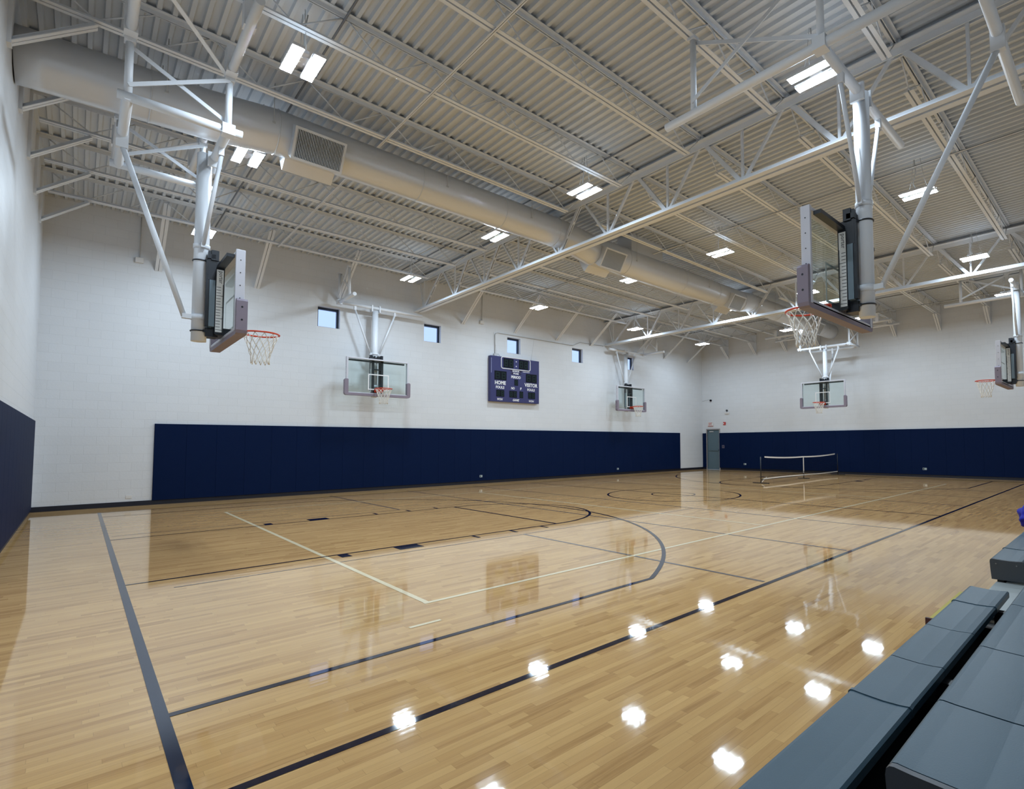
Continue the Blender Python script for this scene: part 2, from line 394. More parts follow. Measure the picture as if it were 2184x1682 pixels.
# wall pads: two-foot panels, 6 ft tall
PZ0, PZ1 = 0.34, 6.36
pad = MB().bbox((-.998, -.17, PZ0), (.998, 0, PZ1), .014)
pad.box((-.9, -.012, .1), (.9, 0, PZ0))
pm = pad.build('wall_pad', M_PAD, origin=(0,0,0))
first = [True]
def place_pad(x, y, rz, label, group):
    if first[0]: o = pm; first[0] = False
    else: o = pm.copy(); COL.objects.link(o)
    o.location = V((x, y, 0)) * F; o.rotation_euler = (0, 0, rz)
    return tag(o, label, 'wall pad', group)
for i in range(34):
    place_pad(-33.05 + 2*i, YB, 0, 'navy vinyl wall pad under the scoreboard wall, %s panel counted from the left end' % ORD[i], 'navy pads on the scoreboard wall')
for i in range(26):
    place_pad(XR, 20.45 - 2*i, -math.pi/2, 'navy vinyl wall pad on the far wall, %s panel counted from the grey door' % ORD[i], 'navy pads on the far wall')
for i in range(13):
    place_pad(XL, 22.2 - 2*i, math.pi/2, 'navy vinyl wall pad on the left wall, %s panel counted from the corner' % ORD[i], 'navy pads on the left wall')
np_ = MB().bbox((XR-.17, 24.2, PZ0), (XR, 24.92, PZ1), .035).build('wall_pad', M_PAD, auto=True)
tag(np_, 'narrow navy wall pad squeezed between the grey door and the corner', 'wall pad')

# door
d = MB(); d.box((XR-.08, DY0-.18, 0), (XR+.3, DY0, DH+.18)); d.box((XR-.08, DY1, 0), (XR+.3, DY1+.18, DH+.18)); d.box((XR-.08, DY0, DH), (XR+.3, DY1, DH+.18))
dr = struct(d.build('door_1', M_DOORFRAME, origin=(XR, 22.8, 0)))
leaf = MB().box((XR+.1, DY0, .0), (XR+.25, DY1, DH)).build('door_leaf', M_DOOR, dr)
MB().bar((XR+.02, DY0+.2, 3.35), (XR+.02, DY1-.2, 3.35), .1, .13).box((XR+.0, DY0+.2, 3.2), (XR+.1, DY0+.45, 3.5)).build('push_bar', M_DOOR, leaf)
MB().box((XR-.02, DY1-1.3, 6.55), (XR+.1, DY1-.5, 6.72)).build('door_closer', M_CONDUIT, leaf)

# ------------------------------------------------------------------ roof joists and girders
G1, G2 = -12.6, 16.4
JY = [-1.7 + 5.3*k for k in range(-5, 5)]
BZ = 21.15
def joist(xa, xb, wall_a, wall_b):
    """one open web joist between xa and xb, built about its own origin"""
    parts = {}
    t = MB().angles((xa, 0, DZ-.01), (xb, 0, DZ-.01), .20, .03, .07, flip=-1); parts['top_chord'] = t
    ba = xa + (.35 if wall_a else 1.45); bb = xb - (.35 if wall_b else 1.45)
    b = MB().angles((ba, 0, BZ), (bb, 0, BZ), .17, .028, .07, flip=1); parts['bottom_chord'] = b
    w = MB(); r = .035
    L = bb - ba; nn = max(2, round(L / 4.0)); st = L / nn
    zt_, zb_ = DZ - .12, BZ + .10
    for k in range(nn):
        x0 = ba + st*k; xm = x0 + st/2; x1 = x0 + st
        xm0 = x0 if k else max(xa + .1, x0 - (.5 if not wall_a else .0))
        w.tube((x0 + .12 if k else x0, 0, zb_ if k else (zt_ if wall_a else zb_)), (xm, 0, zt_ if not (k == 0 and wall_a) else zb_), r, 5)
        if k == 0 and wall_a:
            w.tube((xm, 0, zb_), (x1, 0, zt_), r, 5); continue
        w.tube((xm, 0, zt_), (x1 - .12, 0, zb_), r, 5)
    if not wall_a: w.tube((ba+.05, 0, zb_), (xa+.2, 0, zt_), r, 5)
    if not wall_b: w.tube((bb-.05, 0, zb_), (xb-.2, 0, zt_), r, 5)
    parts['web'] = w
    for at, sg, x in ((wall_a, 1, xa), (wall_b, -1, xb)):
        if at:
            e = MB().box(*( ((x, -.22, 19.05), (x+.12, .22, DZ-.2)) if sg > 0 else ((x-.12, -.22, 19.05), (x, .22, DZ-.2))))
            parts['wall_plate'] = e
            k_ = MB(); k_.angles((x + sg*.12, 0, 19.15), (x + sg*2.3, 0, 20.98), .19, .03, .05, flip=1); parts['end_brace'] = k_
    return parts
BAYS = [(XL, G1-.06, True, False, 'left bay'), (G1+.06, G2-.06, False, False, 'middle bay'), (G2+.06, XR, False, True, 'far bay')]
for xa, xb, wa, wb, bay in BAYS:
    xc = (xa + xb) / 2
    proto = None
    for k, y in enumerate(reversed(JY)):
        lab = 'white open web roof joist in the %s, %s row from the scoreboard wall' % (bay, ORD[k])
        if proto is None:
            proto = thing('roof_joist', lab, 'roof joist', (xc, y, BZ), 'white roof joists')
            for nme, mb in joist(xa, xb, wa, wb).items():
                mb.build(nme, M_STEEL, proto, origin=(xc, 0, BZ))
        else: dup(proto, (xc, y, BZ), lab)
# girders
def girder(gx, lab):
    g = thing('joist_girder', lab, 'roof girder', (gx, -3, 19.05), 'white joist girders')
    y0, y1 = YN + .05, YB - .02
    TZ = 22.40
    MB().angles((gx, y0, TZ), (gx, y1, TZ), .36, .05, .16, flip=-1).build('top_chord', M_STEEL, g)
    MB().angles((gx, -31.6, 18.98), (gx, y1 - .1, 18.98), .36, .05, .16, flip=1).build('bottom_chord', M_STEEL, g)
    for y in JY: MB().box((gx-.28, y-.2, TZ), (gx+.28, y+.2, DZ-.02)).build('joist_seat', M_STEEL, g)
    tops = [-33.4] + JY + [24.6]
    for i in range(len(tops)-1):
        a, b = tops[i], tops[i+1]; m = (a+b)/2
        if i == len(tops) - 2: m = a + 3.9
        big = i in (0, 2, 3, 7, 8, 10)
        for t_, s_ in ((a, 1), (b, -1)):
            w = MB(); p = (gx, m - s_*.12, 19.2); q = (gx, t_ + s_*.22, TZ-.2)
            heavy = (s_ == 1) == (t_ > -4)
            if heavy:
                for sd in (-.07, .07): w.bar(p, q, .05, .30, (1,0,0), 0, (sd*1.6, 0)) if False else w.bar((p[0]+sd, p[1], p[2]), (q[0]+sd, q[1], q[2]), .24, .05, (1,0,0))
                for f in (.35, .65):
                    c = V(p).lerp(V(q), f); w.bar(V(p).lerp(V(q), f-.03), V(p).lerp(V(q), f+.03), .22, .16, (1,0,0))
            else: w.bar(p, q, .15, .15, (1,0,0))
            w.build('web_member', M_STEEL, g)
        MB().bar((gx, m, 19.2), (gx, m, TZ-.1), .13, .13, (0,1,0)).build('web_post', M_STEEL, g)
    return g
girder(G1, 'white joist girder crossing the court nearer the camera, with the duct running through it')
girder(G2, 'white joist girder crossing the far half of the gym, beyond the scoreboard')
# bridging lines between joists
for x, lab in ((-27.05, 'thin white bridging angle under the left bay joists, '), (-3.4, 'thin white bridging angle under the middle bay joists, '),
        (24.6, 'thin white bridging angle by the far lamps, '), (33.0, 'thin white bridging angle nearest the far wall, ')):
    for a_, b_, sd in ((JY[0]-.3, -.75, 'bleacher side of duct'), (2.7, JY[-1]+.3, 'scoreboard side of duct')):
        o = MB().angles((x, a_, BZ-.09), (x, b_, BZ-.09), .07, .02, -.02).build('bridging_angle', M_STEEL, auto=True)
        tag(o, lab + sd, 'bridging angle', 'bridging angles under the joists')
# braces from the scoreboard wall up to the last joist
for k, x in enumerate([-34.2, -27.5, -20.6, -7.1, 0.2, 7.0, 13.3, 23.0, 30.0, 36.5]):
    o = MB().angles((x, YB, 18.55), (x, JY[-1] + .25, 22.35), .19, .03, .04, flip=1).build('wall_brace', M_STEEL, auto=True)
    tag(o, 'white diagonal brace from the scoreboard wall to a joist, %s from the left' % ORD[k], 'wall brace', 'diagonal braces on the scoreboard wall')
# ------------------------------------------------------------------ lamps
LXs = [-32.35, -16.9, -1.95, 14.3, 29.9]; LYs = [17.3, 3.2, -6.6, -20.9]
lab_col = ['by the left wall', 'before the near girder', 'past the near girder', 'before the far girder', 'by the far wall']
lab_row = ['row along the scoreboard wall', 'row just behind the duct', 'row just before the duct', 'row above the bleachers']
lp = None
for j, y in enumerate(LYs):
    for i, x in enumerate(LXs):
        lab = 'lit twin panel lamp %s, in the %s' % (lab_col[i], lab_row[j])
        if lp is None:
            lp = thing('high_bay_lamp', lab, 'ceiling lamp', (x, y, 20.0), 'lit high bay lamps')
            h = MB()
            h.box((-.10, -.5, .17), (.10, .5, .30)); h.box((-.5, -.24, .125), (.5, .24, .17))
            h.build('housing', M_LAMP, lp, origin=(0,0,0))
            for s in (-1, 1):
                c = s*.385
                q = MB(); q.bbox((c-.235, -.97, .0), (c+.235, .97, .12), .02)
                pn = q.build('lamp_panel', M_LAMP, lp, origin=(0,0,0))
                MB().quad((c-.2, .925, -.012), (c+.2, .925, -.012), (c+.2, -.925, -.012), (c-.2, -.925, -.012)).build('lens', M_LENS, pn, origin=(0,0,0), fix=False)
                MB().quad((c-.05, -.8, .126), (c+.05, -.8, .126), (c+.05, .8, .126), (c-.05, .8, .126)).build('uplight_slot', M_UPLIGHT, pn, origin=(0,0,0), fix=False)
            ca = MB()
            for e in (-.5, .5):
                ca.path([(0, e, .28), (0, e*.7, .9), (0, e*.35, 2.2)], .014, 5)
            ca.path([(0, .1, .28), (.15, .3, .8), (.05, .1, 1.4), (.2, .2, 2.3)], .03, 6)
            ca.build('hanging_cable', M_CONDUIT, lp, origin=(0,0,0))
        else: dup(lp, (x, y, 20.0), lab)
for i, x in enumerate(LXs):
    o = MB().tube((x+1.4, -30, 22.40), (x+1.4, 22.5, 22.40), .05, 8).build('power_conduit', M_DCONDUIT, auto=True)
    tag(o, 'dark electrical conduit on the roof deck above the lamps %s' % lab_col[i], 'conduit', 'electrical conduits above the lamps')

# ------------------------------------------------------------------ duct
DY = 1.0
dk = thing('spiral_air_duct', 'long pale round air duct running the length of the gym between two joists', 'air duct', (0, DY, 19.5))
ax = [(XL, DY, 20.15, 1.1), (-34.2, DY, 20.45, 1.12), (-31.6, DY, 20.78, 1.10), (-13.0, DY, 20.78, 1.08), (-11.6, DY, 20.72, 1.08), (-9.2, DY, 20.38, 1.17), (4, DY, 20.36, 1.2), (13.2, DY, 20.42, 1.12), (15.6, DY, 20.72, 1.03), (39.0, DY, 20.75, 1.02)]
pts, rad = [], []
for k in range(len(ax)-1):
    a, b = ax[k], ax[k+1]; nseg = max(1, int((b[0]-a[0])/.75))
    for q in range(nseg):
        f = q/nseg; pts.append(tuple(a[i]+(b[i]-a[i])*f for i in range(3))); rad.append(a[3]+(b[3]-a[3])*f)
pts.append(ax[-1][:3]); rad.append(ax[-1][3])
MB().path(pts, rad, 40).build('duct_body', M_DUCT, dk)
for x in (-36.5, -31.6, -24, -18, -13.2, -9.2, -5.5, 2.4, 8.2, 13.4, 15.7, 22, 29, 35):
    k = min(range(len(pts)), key=lambda i: abs(pts[i][0]-x))
    MB().torus((x, DY, pts[k][2]), rad[k]+.005, .028, 'X', 40, 6).build('seam_collar', M_DUCT, dk)
def ztz(x):
    k = min(range(len(pts)), key=lambda i: abs(pts[i][0]-x)); return pts[k][2], rad[k]
for x in (-29.85, -7.9, 11.1, 31.9):
    zc, r = ztz(x)
    for sg in (-1, 1):
        an = math.radians(-33); cy, cz = math.cos(an)*sg, math.sin(an)
        nrm = V((0, cy, cz)); tg = V((0, -cz*sg*sg, cy*1.0)) if sg > 0 else V((0, -cz*-1*-1, -cy)); tg = nrm.cross(V((1,0,0))).normalized()
        if tg.z < 0: tg = -tg
        c0 = V((x, DY, zc))
        def P(u, v, w): return c0 + V((u, 0, 0)) + tg*v + nrm*w
        hw, hh, d0, d1 = 1.22, .80, r*.60, r + .42
        col = MB()
        vs = [P(a*hw*1.0, b*hh*.92, d0) for a, b in ((-1,-1),(1,-1),(1,1),(-1,1))] + [P(a*hw, b*hh, d1) for a, b in ((-1,-1),(1,-1),(1,1),(-1,1))]
        col.add(vs, [(0,1,5,4),(1,2,6,5),(2,3,7,6),(3,0,4,7)])
        iw, ih = hw-.12, hh-.12
        o4 = [P(a*hw, b*hh, d1) for a, b in ((-1,-1),(1,-1),(1,1),(-1,1))]; i4 = [P(a*iw, b*ih, d1) for a, b in ((-1,-1),(1,-1),(1,1),(-1,1))]; k4 = [P(a*iw, b*ih, d1-.12) for a, b in ((-1,-1),(1,-1),(1,1),(-1,1))]
        for i in range(4):
            j = (i+1) % 4; col.quad(o4[i], o4[j], i4[j], i4[i]); col.quad(i4[i], i4[j], k4[j], k4[i])
        col.quad(*k4, mi=1)
        cb = col.build('register_box', [M_DUCT, M_DARK], dk)
        lv = MB(); NL = 30
        for i in range(NL):
            u = -iw + (i+.5)*2*iw/NL
            lv.add([P(u-.016, -ih, d1-.02), P(u+.016, -ih, d1-.02), P(u+.016, ih, d1-.02), P(u-.016, ih, d1-.02), P(u-.016, -ih, d1-.09), P(u+.016, -ih, d1-.09), P(u+.016, ih, d1-.09), P(u-.016, ih, d1-.09)],
                   [(0,1,2,3),(4,5,6,7),(0,3,7,4),(1,2,6,5)])
        lv.build('louvers', M_GRILLE, cb)
MB().box((-5.2, DY-.85, 21.2), (-1.0, DY+.85, DZ+.05)).build('roof_drop', M_DUCT, dk)
for x in (-36, -31.9, -22.5, -16, -4.9, 6, 20, 27, 36):
    zc, r = ztz(x)
    for sg in (-1, 1):
        hg = MB().tube((x, DY + sg*(r+.02), zc - .1), (x, DY + sg*(r+.05), DZ-.02), .018, 5)
        hg.box((x-.07, DY + sg*(r+.0) - .03, zc-.16), (x+.07, DY + sg*(r+.0) + .06, zc-.06))
        hg.build('hanger_rod', M_CONDUIT, dk)

# ------------------------------------------------------------------ basketball goals
def make_goal(name_label, rear, front, rear_brace, hinge=(-3.5, 3.5), sides=(-3.4, 3.4), HZ=18.0, top=None, ceil=False, hdy=0.0):
    top = BZ + .05 if top is None else top
    """board face at local y = 0, looking along local +y"""
    root = thing('basketball_goal', name_label, 'basketball hoop', (0, 0, 0), 'ceiling hung basketball goals')
    B = lambda mb, n, m, par=None: mb.build(n, m, par or root, origin=(0,0,0))
    zb, zt2 = 9.5, 13.0
    gl = B(MB().box((-2.92, -.07, zb+.08), (2.92, -.03, zt2-.08)), 'backboard_glass', M_BGLASS)
    fr = MB()
    fr.bbox((-3, -.34, zb), (-2.86, .0, zt2), .012); fr.bbox((2.86, -.34, zb), (3, .0, zt2), .012)
    fr.bbox((-2.86, -.30, zt2-.13), (2.86, .0, zt2), .012); fr.bbox((-2.86, -.30, zb), (2.86, .0, zb+.14), .012)
    B(fr, 'board_frame', M_BOARDFRAME)
    for sx in (-1, 1):
        for z in (10.9, 11.45, 12.0, 12.55): B(MB().tube((sx*3.0, -.17, z), (sx*3.012, -.17, z), .022, 8), 'frame_bolt', M_BLACK)
    sq = MB(); t = .1
    for (x0, x1, z0, z1) in ((-1, 1, 11.5-t, 11.5), (-1, -1+t, 10.05, 11.5-t), (1-t, 1, 10.05, 11.5-t), (-1, 1, 9.95, 10.05)): sq.box((x0, -.028, z0), (x1, -.022, z1))
    B(sq, 'target_square', M_WHITEMARK, gl)
    ed = MB(); e = .17; y0, y1 = -.30, .10
    outer = [(-3-e, 10.72), (-3-e, zb-e+.18), (-3-e+.05, zb-e+.06), (-3-e+.16, zb-e), (3+e-.16, zb-e), (3+e-.05, zb-e+.06), (3+e, zb-e+.18), (3+e, 10.72), (3+e-.05, 10.83), (2.9, 10.85), (2.82, 10.75), (2.82, zb+.12), (-2.82, zb+.12), (-2.82, 10.75), (-2.9, 10.85), (-3-e+.05, 10.83)]
    # ring of quads between the outer edge and the inner cut-out
    left = [(-3-e, zb-e+.18), (-3-e, 10.74), (-3-e+.06, 10.85), (-2.84, 10.85), (-2.84, zb+.12)]
    def slab(pl): ed.poly(pl, 'Y', y0, y1)
    slab([(-3-e, zb-e+.18), (-3-e+.05, zb-e+.05), (-3-e+.18, zb-e), (-2.84, zb-e), (-2.84, 10.80), (-2.90, 10.86), (-3-e+.08, 10.86), (-3-e, 10.76)])
    slab([(3+e, zb-e+.18), (3+e-.05, zb-e+.05), (3+e-.18, zb-e), (2.84, zb-e), (2.84, 10.80), (2.90, 10.86), (3+e-.08, 10.86), (3+e, 10.76)])
    slab([(-2.84, zb-e), (2.84, zb-e), (2.84, zb+.06), (-2.84, zb+.06)])
    epd = B(ed, 'edge_padding', M_EDGE)
    for sx in (-1, 1):
        for z in (9.95, 10.5): B(MB().tube((sx*(3+e-.01), -.1, z), (sx*(3+e+.006), -.1, z), .04, 10), 'padding_bolt', M_BLACK, epd)
    # steel behind the glass
    st = MB()
    st.box((-2.7, -.62, zt2-.30), (2.7, -.34, zt2-.16))
    for x in (-.44, .44): st.box((x-.12, -.66, zb+.15), (x+.12, -.34, zt2+.02))
    for z in (11.95, 12.72): st.box((-.36, -.52, z), (.36, -.40, z+.12))
    st.box((-.55, -.62, 9.62), (.55, -.05, 9.95)); st.box((-.32, -.95, 9.55), (.32, -.5, 9.95))
    B(st, 'support_frame', M_BLACK)
    ch = MB()
    ch.box((-.62, -.98, 13.06), (.62, -.70, 13.26))
    for x in (-.62, .42): ch.box((x, -.86, 13.0), (x+.2, -.58, 13.46))
    for x in (-.2, .1): ch.box((x, -.9, 12.98), (x+.1, -.62, 13.4))
    B(ch, 'height_adjuster', M_BLACK)
    for x in (-.44, .44):
        B(MB().box((x-.10, -1.02, 9.98), (x+.10, -.90, 13.0)), 'adjuster_channel', M_BLACK)
        B(MB().box((x-.11, -.96, 12.1), (x+.11, -.66, 13.42)), 'adjuster_head', M_BLACK)
        B(MB().box((x-.12, -.89, 9.98), (x+.12, -.68, 12.1)), 'adjuster_plate', M_SLATE)
    for sx in (-1, 1):
        rs = MB(); x = sx*.568
        def sbox(o0, o1, y0, y1, z0, z1, mi): rs.box((min(x+sx*o0, x+sx*o1), y0, z0), (max(x+sx*o0, x+sx*o1), y1, z1), mi)
        sbox(-.008, .004, -.64, -.38, 9.75, 12.62, 0)
        for k in range(16):
            z = 9.85 + k*.13; w_ = .25 if k % 4 == 0 else .16
            sbox(.003, .008, -.63, -.63 + w_, z, z+.02, 1)
        sbox(.003, .008, -.40, -.385, 9.75, 11.95, 1)
        cu = bpy.data.curves.new('t', 'FONT'); cu.body = 'porter'; cu.resolution_u = 2
        ob = bpy.data.objects.new('t', cu); COL.objects.link(ob)
        me = bpy.data.meshes.new_from_object(ob.evaluated_get(bpy.context.evaluated_depsgraph_get()))
        xs = [v.co.x for v in me.vertices]; ys_ = [v.co.y for v in me.vertices]
        lo, hi, l2, h2 = min(xs), max(xs), min(ys_), max(ys_)
        # letters run down the strip, their tops towards the mast on one side and towards the board on the other
        rs.add([(x + sx*.008, (-.60 + (v.co.y-l2)/(h2-l2)*.18) if sx > 0 else (-.42 - (v.co.y-l2)/(h2-l2)*.18), 12.55 - (v.co.x-lo)/(hi-lo)*.56) for v in me.vertices], [list(p.vertices) for p in me.polygons], 1)
        bpy.data.objects.remove(ob); bpy.data.curves.remove(cu); bpy.data.meshes.remove(me)
        B(rs, 'height_scale', [M_WHITEMARK, M_BLACK])
    # rim
    rm = MB(); rm.torus((0, 1.25, 10.0), .765, .040, 'Z', 48, 8)
    rm.box((-.42, 0, 9.72), (.42, .05, 10.04)); rm.box((-.25, .05, 9.86), (.25, .30, 10.02))
    rm.add([(-.40,.05,9.97),(-.40,.05,10.02),(-.14,.05,10.02),(-.14,.05,9.97),(-.62,.85,9.98),(-.62,.85,10.02),(-.50,.72,10.02),(-.50,.72,9.98)], [(0,1,2,3),(4,5,6,7),(0,1,5,4),(1,2,6,5),(2,3,7,6),(3,0,4,7)])
    rm.add([(.40,.05,9.97),(.40,.05,10.02),(.14,.05,10.02),(.14,.05,9.97),(.62,.85,9.98),(.62,.85,10.02),(.50,.72,10.02),(.50,.72,9.98)], [(0,1,2,3),(4,5,6,7),(0,1,5,4),(1,2,6,5),(2,3,7,6),(3,0,4,7)])
    rm.add([(-.34,.05,9.74),(.34,.05,9.74),(.16,.46,9.95),(-.16,.46,9.95)], [(0,1,2,3)])
    rimo = B(rm, 'rim', M_RIM)
    nt = MB(); nh = 12
    def ring_r(f): return .745 - .37*min(1, f*1.25)**.8 + .03*max(0, f-.8)
    for k in range(nh):
        for sg in (-1, 1):
            pl = []
            for q in range(13):
                f = q/12; a = 2*math.pi*k/nh + sg*f*2*math.pi/nh*2.0*1.25
                wob = .012*math.sin(q*2.1 + k*1.7)
                pl.append((math.cos(a)*(ring_r(f)+wob), 1.25+math.sin(a)*(ring_r(f)+wob), 9.965 - f*1.42 + .02*math.sin(k*2.3)*f))
            nt.path(pl, .018, 5)
    B(nt, 'net', M_NET)
    # mast and its collars
    my = -1.15
    ms = MB(); ms.tube((0, my, 9.32), (0, my, 18.0), .285, 24)
    B(ms, 'mast', M_STEEL)
    for z in (13.0, 9.78):
        cl = MB().torus((0, my, z), .305, .03, 'Z', 28, 6); cl.box((-.30, my+.1, z-.05), (-.2, -.8, z+.05)); cl.box((.2, my+.1, z-.05), (.3, -.8, z+.05))
        B(cl, 'mast_clamp', M_BLACK)
    wc = MB()
    wc.tube((0, my, 10.28), (0, my, 10.52), .315, 24)
    if rear_brace: wc.box((-.12, my-.62, 10.3), (.12, my-.28, 10.5))
    B(wc, 'mast_collar', M_STEEL); wc = MB(); wc.tube((0, my, 13.55), (0, my, 13.75), .315, 24)
    for sx in (-1, 1): wc.box((min(sx*.28, sx*.48), my-.08, 13.55), (max(sx*.28, sx*.48), my+.08, 13.75))
    B(wc, 'mast_collar', M_STEEL)
    hy = my + hdy
    B(MB().tube((hinge[0], hy, HZ), (hinge[1], hy, HZ), .17, 16), 'hinge_pipe', M_STEEL)
    for x in (-.38, .38): B(MB().box((x-.06, hy-.26, HZ-.42), (x+.06, hy+.26, HZ+.24)), 'hinge_plate', M_STEEL)
    for sx in (-1, 1):
        s2 = MB(); s2.tube((sx*.42, my, 13.65), (sx*1.95, hy+.02, HZ-.45), .085, 10); s2.box((sx*1.95-.1, hy-.1, HZ-.5), (sx*1.95+.1, hy+.1, HZ-.05))
        B(s2, 'side_strut', M_STEEL)
    yr = my - rear + .3
    for x in sides:
        B(MB().tube((x, hy + front, HZ), (x, my - rear, HZ), .17, 16), 'side_pipe', M_STEEL)
        B(MB().box((x-.22, hy-.22, HZ-.22), (x+.22, hy+.22, HZ+.22)), 'hinge_clamp', M_STEEL)
        ys = [hy] + ([hy+front-1.4] if front > 2.5 else []) + ([yr] if rear > 2 else [])
        for y in ys:
            B(MB().tube((x, y, HZ), (x, y, top), .125, 12).box((x-.17, y-.17, top-.15), (x+.17, y+.17, top)), 'hanger_pipe', M_STEEL)
        if len(ys) > 1:
            q0, q1 = sorted(ys)[:2] if front < 2.5 else sorted(ys)[-2:]
            B(MB().bar((x+.15, q0, HZ+.4), (x+.15, q1, top-.15), .04, .15), 'cross_brace', M_STEEL)
            B(MB().bar((x-.15, q0, top-.15), (x-.15, q1, HZ+.4), .04, .15), 'cross_brace', M_STEEL)
    if rear > 2: B(MB().tube((hinge[0], yr, HZ), (hinge[1], yr, HZ), .17, 16), 'rear_pipe', M_STEEL)
    if ceil:
        for q in (-1, 1):
            for y in (hy, yr):
                B(MB().tube((q*2.9, y, top+.16), (q*8.7, y, top+.16), .16, 14).box((q*3.7-.3, y-.2, top), (q*3.7+.3, y+.2, BZ)).box((q*7.0-.2, y-.2, top+.1), (q*7.0+.2, y+.2, BZ)), 'ceiling_pipe', M_STEEL)
            B(MB().bar((q*3.3, hy, top+.05), (q*8.3, yr, top+.05), .16, .04), 'sway_brace', M_STEEL)
    if rear_brace:
        br = MB().tube((0, my-.55, 10.4), (0, yr, HZ-.45), .105, 12); br.box((-.12, yr-.2, HZ-.6), (.12, yr+.2, HZ+.2))
        B(br, 'rear_brace', M_STEEL)
    return root
def put(g, x, y, rz): g.location = V((x, y, 0))*F; g.rotation_euler = (0, 0, rz)
gL = make_goal('main basketball goal at the left end, seen from behind and nearest the left wall', 3.1, .5, True, HZ=17.8, top=20.05, ceil=True, hdy=.32)
put(gL, -33.42, 0, -math.pi/2)
gR = dup(gL, (33.35, 0.15, 0), 'main basketball goal facing the camera in front of the far wall', rz=math.pi/2)
gN = make_goal('nearest basketball goal, large and seen from behind on the bleacher side', 4.6, 6.6, True, (-3.75, 4.9), (-3.65,))
put(gN, -17.35, -21.7, 0)
gN2 = make_goal('side basketball goal at the right edge, seen from behind beyond the nearest goal', 4.6, 6.1, True, (-2.4, 3.75), (3.6,), top=20.6)
put(gN2, 18.4, -21.9, 0)
gB = make_goal('side basketball goal facing out from the scoreboard wall, left of the scoreboard', .3, 4.0, False, (-4.9, 3.5), (3.4,), HZ=18.3)
put(gB, -17.6, 22.55, math.pi)
gB2 = make_goal('side basketball goal facing out from the scoreboard wall, right of the scoreboard', .3, 4.0, False, (-4.7, 3.5), (-4.1,), HZ=18.35)
put(gB2, 19.3, 22.55, math.pi)

# ------------------------------------------------------------------ scoreboard
sbx0, sbx1, sbz0, sbz1, sby0, sby1 = -3.66, 3.6, 9.76, 15.28, 24.45, 24.98
sb = thing('scoreboard', 'blue basketball scoreboard hanging on the back wall under the middle window', 'scoreboard', (0, 24.7, sbz0))
MB().bbox((sbx0, sby0, sbz0), (sbx1, sby1, sbz1), .03).build('cabinet', M_SBLUE, sb)
yf = sby0 - .006
def panel(n, x0, x1, z0, z1, digits):
    p = MB().box((x0, sby0-.012, z0), (x1, sby0+.01, z1)).build('digit_panel', M_SBLACK, sb)
    s = MB(); w = (x1-x0)/digits
    for k in range(digits):
        a, b = x0 + w*k + w*.22, x0 + w*(k+1) - w*.18; t = min(.09, w*.16); zz0, zz1 = z0 + (z1-z0)*.14, z1 - (z1-z0)*.14; zm = (zz0+zz1)/2
        for (p0, p1, q0, q1) in ((a, b, zz1-t, zz1), (a, b, zz0, zz0+t), (a, b, zm-t/2, zm+t/2), (a, a+t, zm+t*.6, zz1-t*1.1), (a, a+t, zz0+t*1.1, zm-t*.6), (b-t, b, zm+t*.6, zz1-t*1.1), (b-t, b, zz0+t*1.1, zm-t*.6)):
            s.box((p0, sby0-.016, q0), (p1, sby0-.011, q1))
    s.build('digit_segments', M_SEGMENT, p)
panel('clock', -1.86, -.37, 13.99, 15.13, 2); panel('clock', .43, 1.85, 13.99, 15.13, 2)
panel('home', -3.13, -1.40, 12.40, 13.49, 2); panel('visitor', 1.51, 3.21, 12.40, 13.49, 2)
panel('period', -.24, .31, 11.87, 12.62, 1); panel('no', -.98, .15, 10.35, 11.18, 2); panel('f', .53, 1.09, 10.35, 11.18, 1)
panel('fouls', -2.86, -1.72, 10.36, 11.18, 2); panel('fouls', 1.85, 2.96, 10.35, 11.16, 2)
for s, x0, x1, z0, z1, sh in (('HOME', -3.06, -1.51, 11.83, 12.30, 0), ('FOULS', -2.92, -1.72, 11.34, 11.67, 0), ('VISITOR', 1.29, 3.34, 11.83, 12.30, 0), ('FOULS', 1.73, 2.90, 11.32, 11.64, 0),
        ('PERIOD', -.71, .71, 12.74, 13.08, 0), ('BONUS', -.51, .46, 13.55, 13.76, 0), ('POSS', -.39, .40, 13.25, 13.46, 0), ('NO', -.71, -.20, 11.36, 11.67, 0), ('F', .64, .86, 11.36, 11.68, 0),
        ('WON', -2.72, -1.94, 9.92, 10.19, .3), ('GAME', -.46, .51, 9.91, 10.20, .3), ('WON', 1.98, 2.78, 9.92, 10.17, .3), ('FAIR-PLAY', 1.0, 2.15, 13.62, 13.73, .3)):
    tx = MB(); text_mesh(tx, s, x0, x1, z0, z1, sby0-.008, 0, shear=sh, bold=.036); tx.build('lettering', M_WHITEMARK, sb)
ck = MB(); pts4 = []
def rrect(x0, x1, z0, z1, r, y):
    o = []
    for cx, cz, a0 in ((x1-r, z1-r, 0), (x0+r, z1-r, 90), (x0+r, z0+r, 180), (x1-r, z0+r, 270)):
        for k in range(7): a = math.radians(a0 + k*15); o.append((cx+r*math.cos(a), y, cz+r*math.sin(a)))
    return o
ck.path(rrect(-2.17, 2.17, 13.86, 15.27, .25, sby0-.006), .055, 6, closed=True)
ck.build('clock_border', M_WHITEMARK, sb)
co = MB()
for z in (14.28, 14.86): co.tube((.03, sby0-.012, z), (.03, sby0+.01, z), .075, 14)
co.build('colon_dots', M_WHITEMARK, sb)
ar = MB()
for (z0, z1, xi) in ((13.54, 13.80, .55), (13.24, 13.48, .45)):
    zm = (z0+z1)/2
    for sx in (-1, 1): ar.add([(sx*xi, sby0-.009, z0-.03), (sx*xi, sby0-.009, z1+.03), (sx*(xi+.42), sby0-.009, zm)], [(0,1,2)])
ar.build('unlit_arrow', M_SDARK, sb)
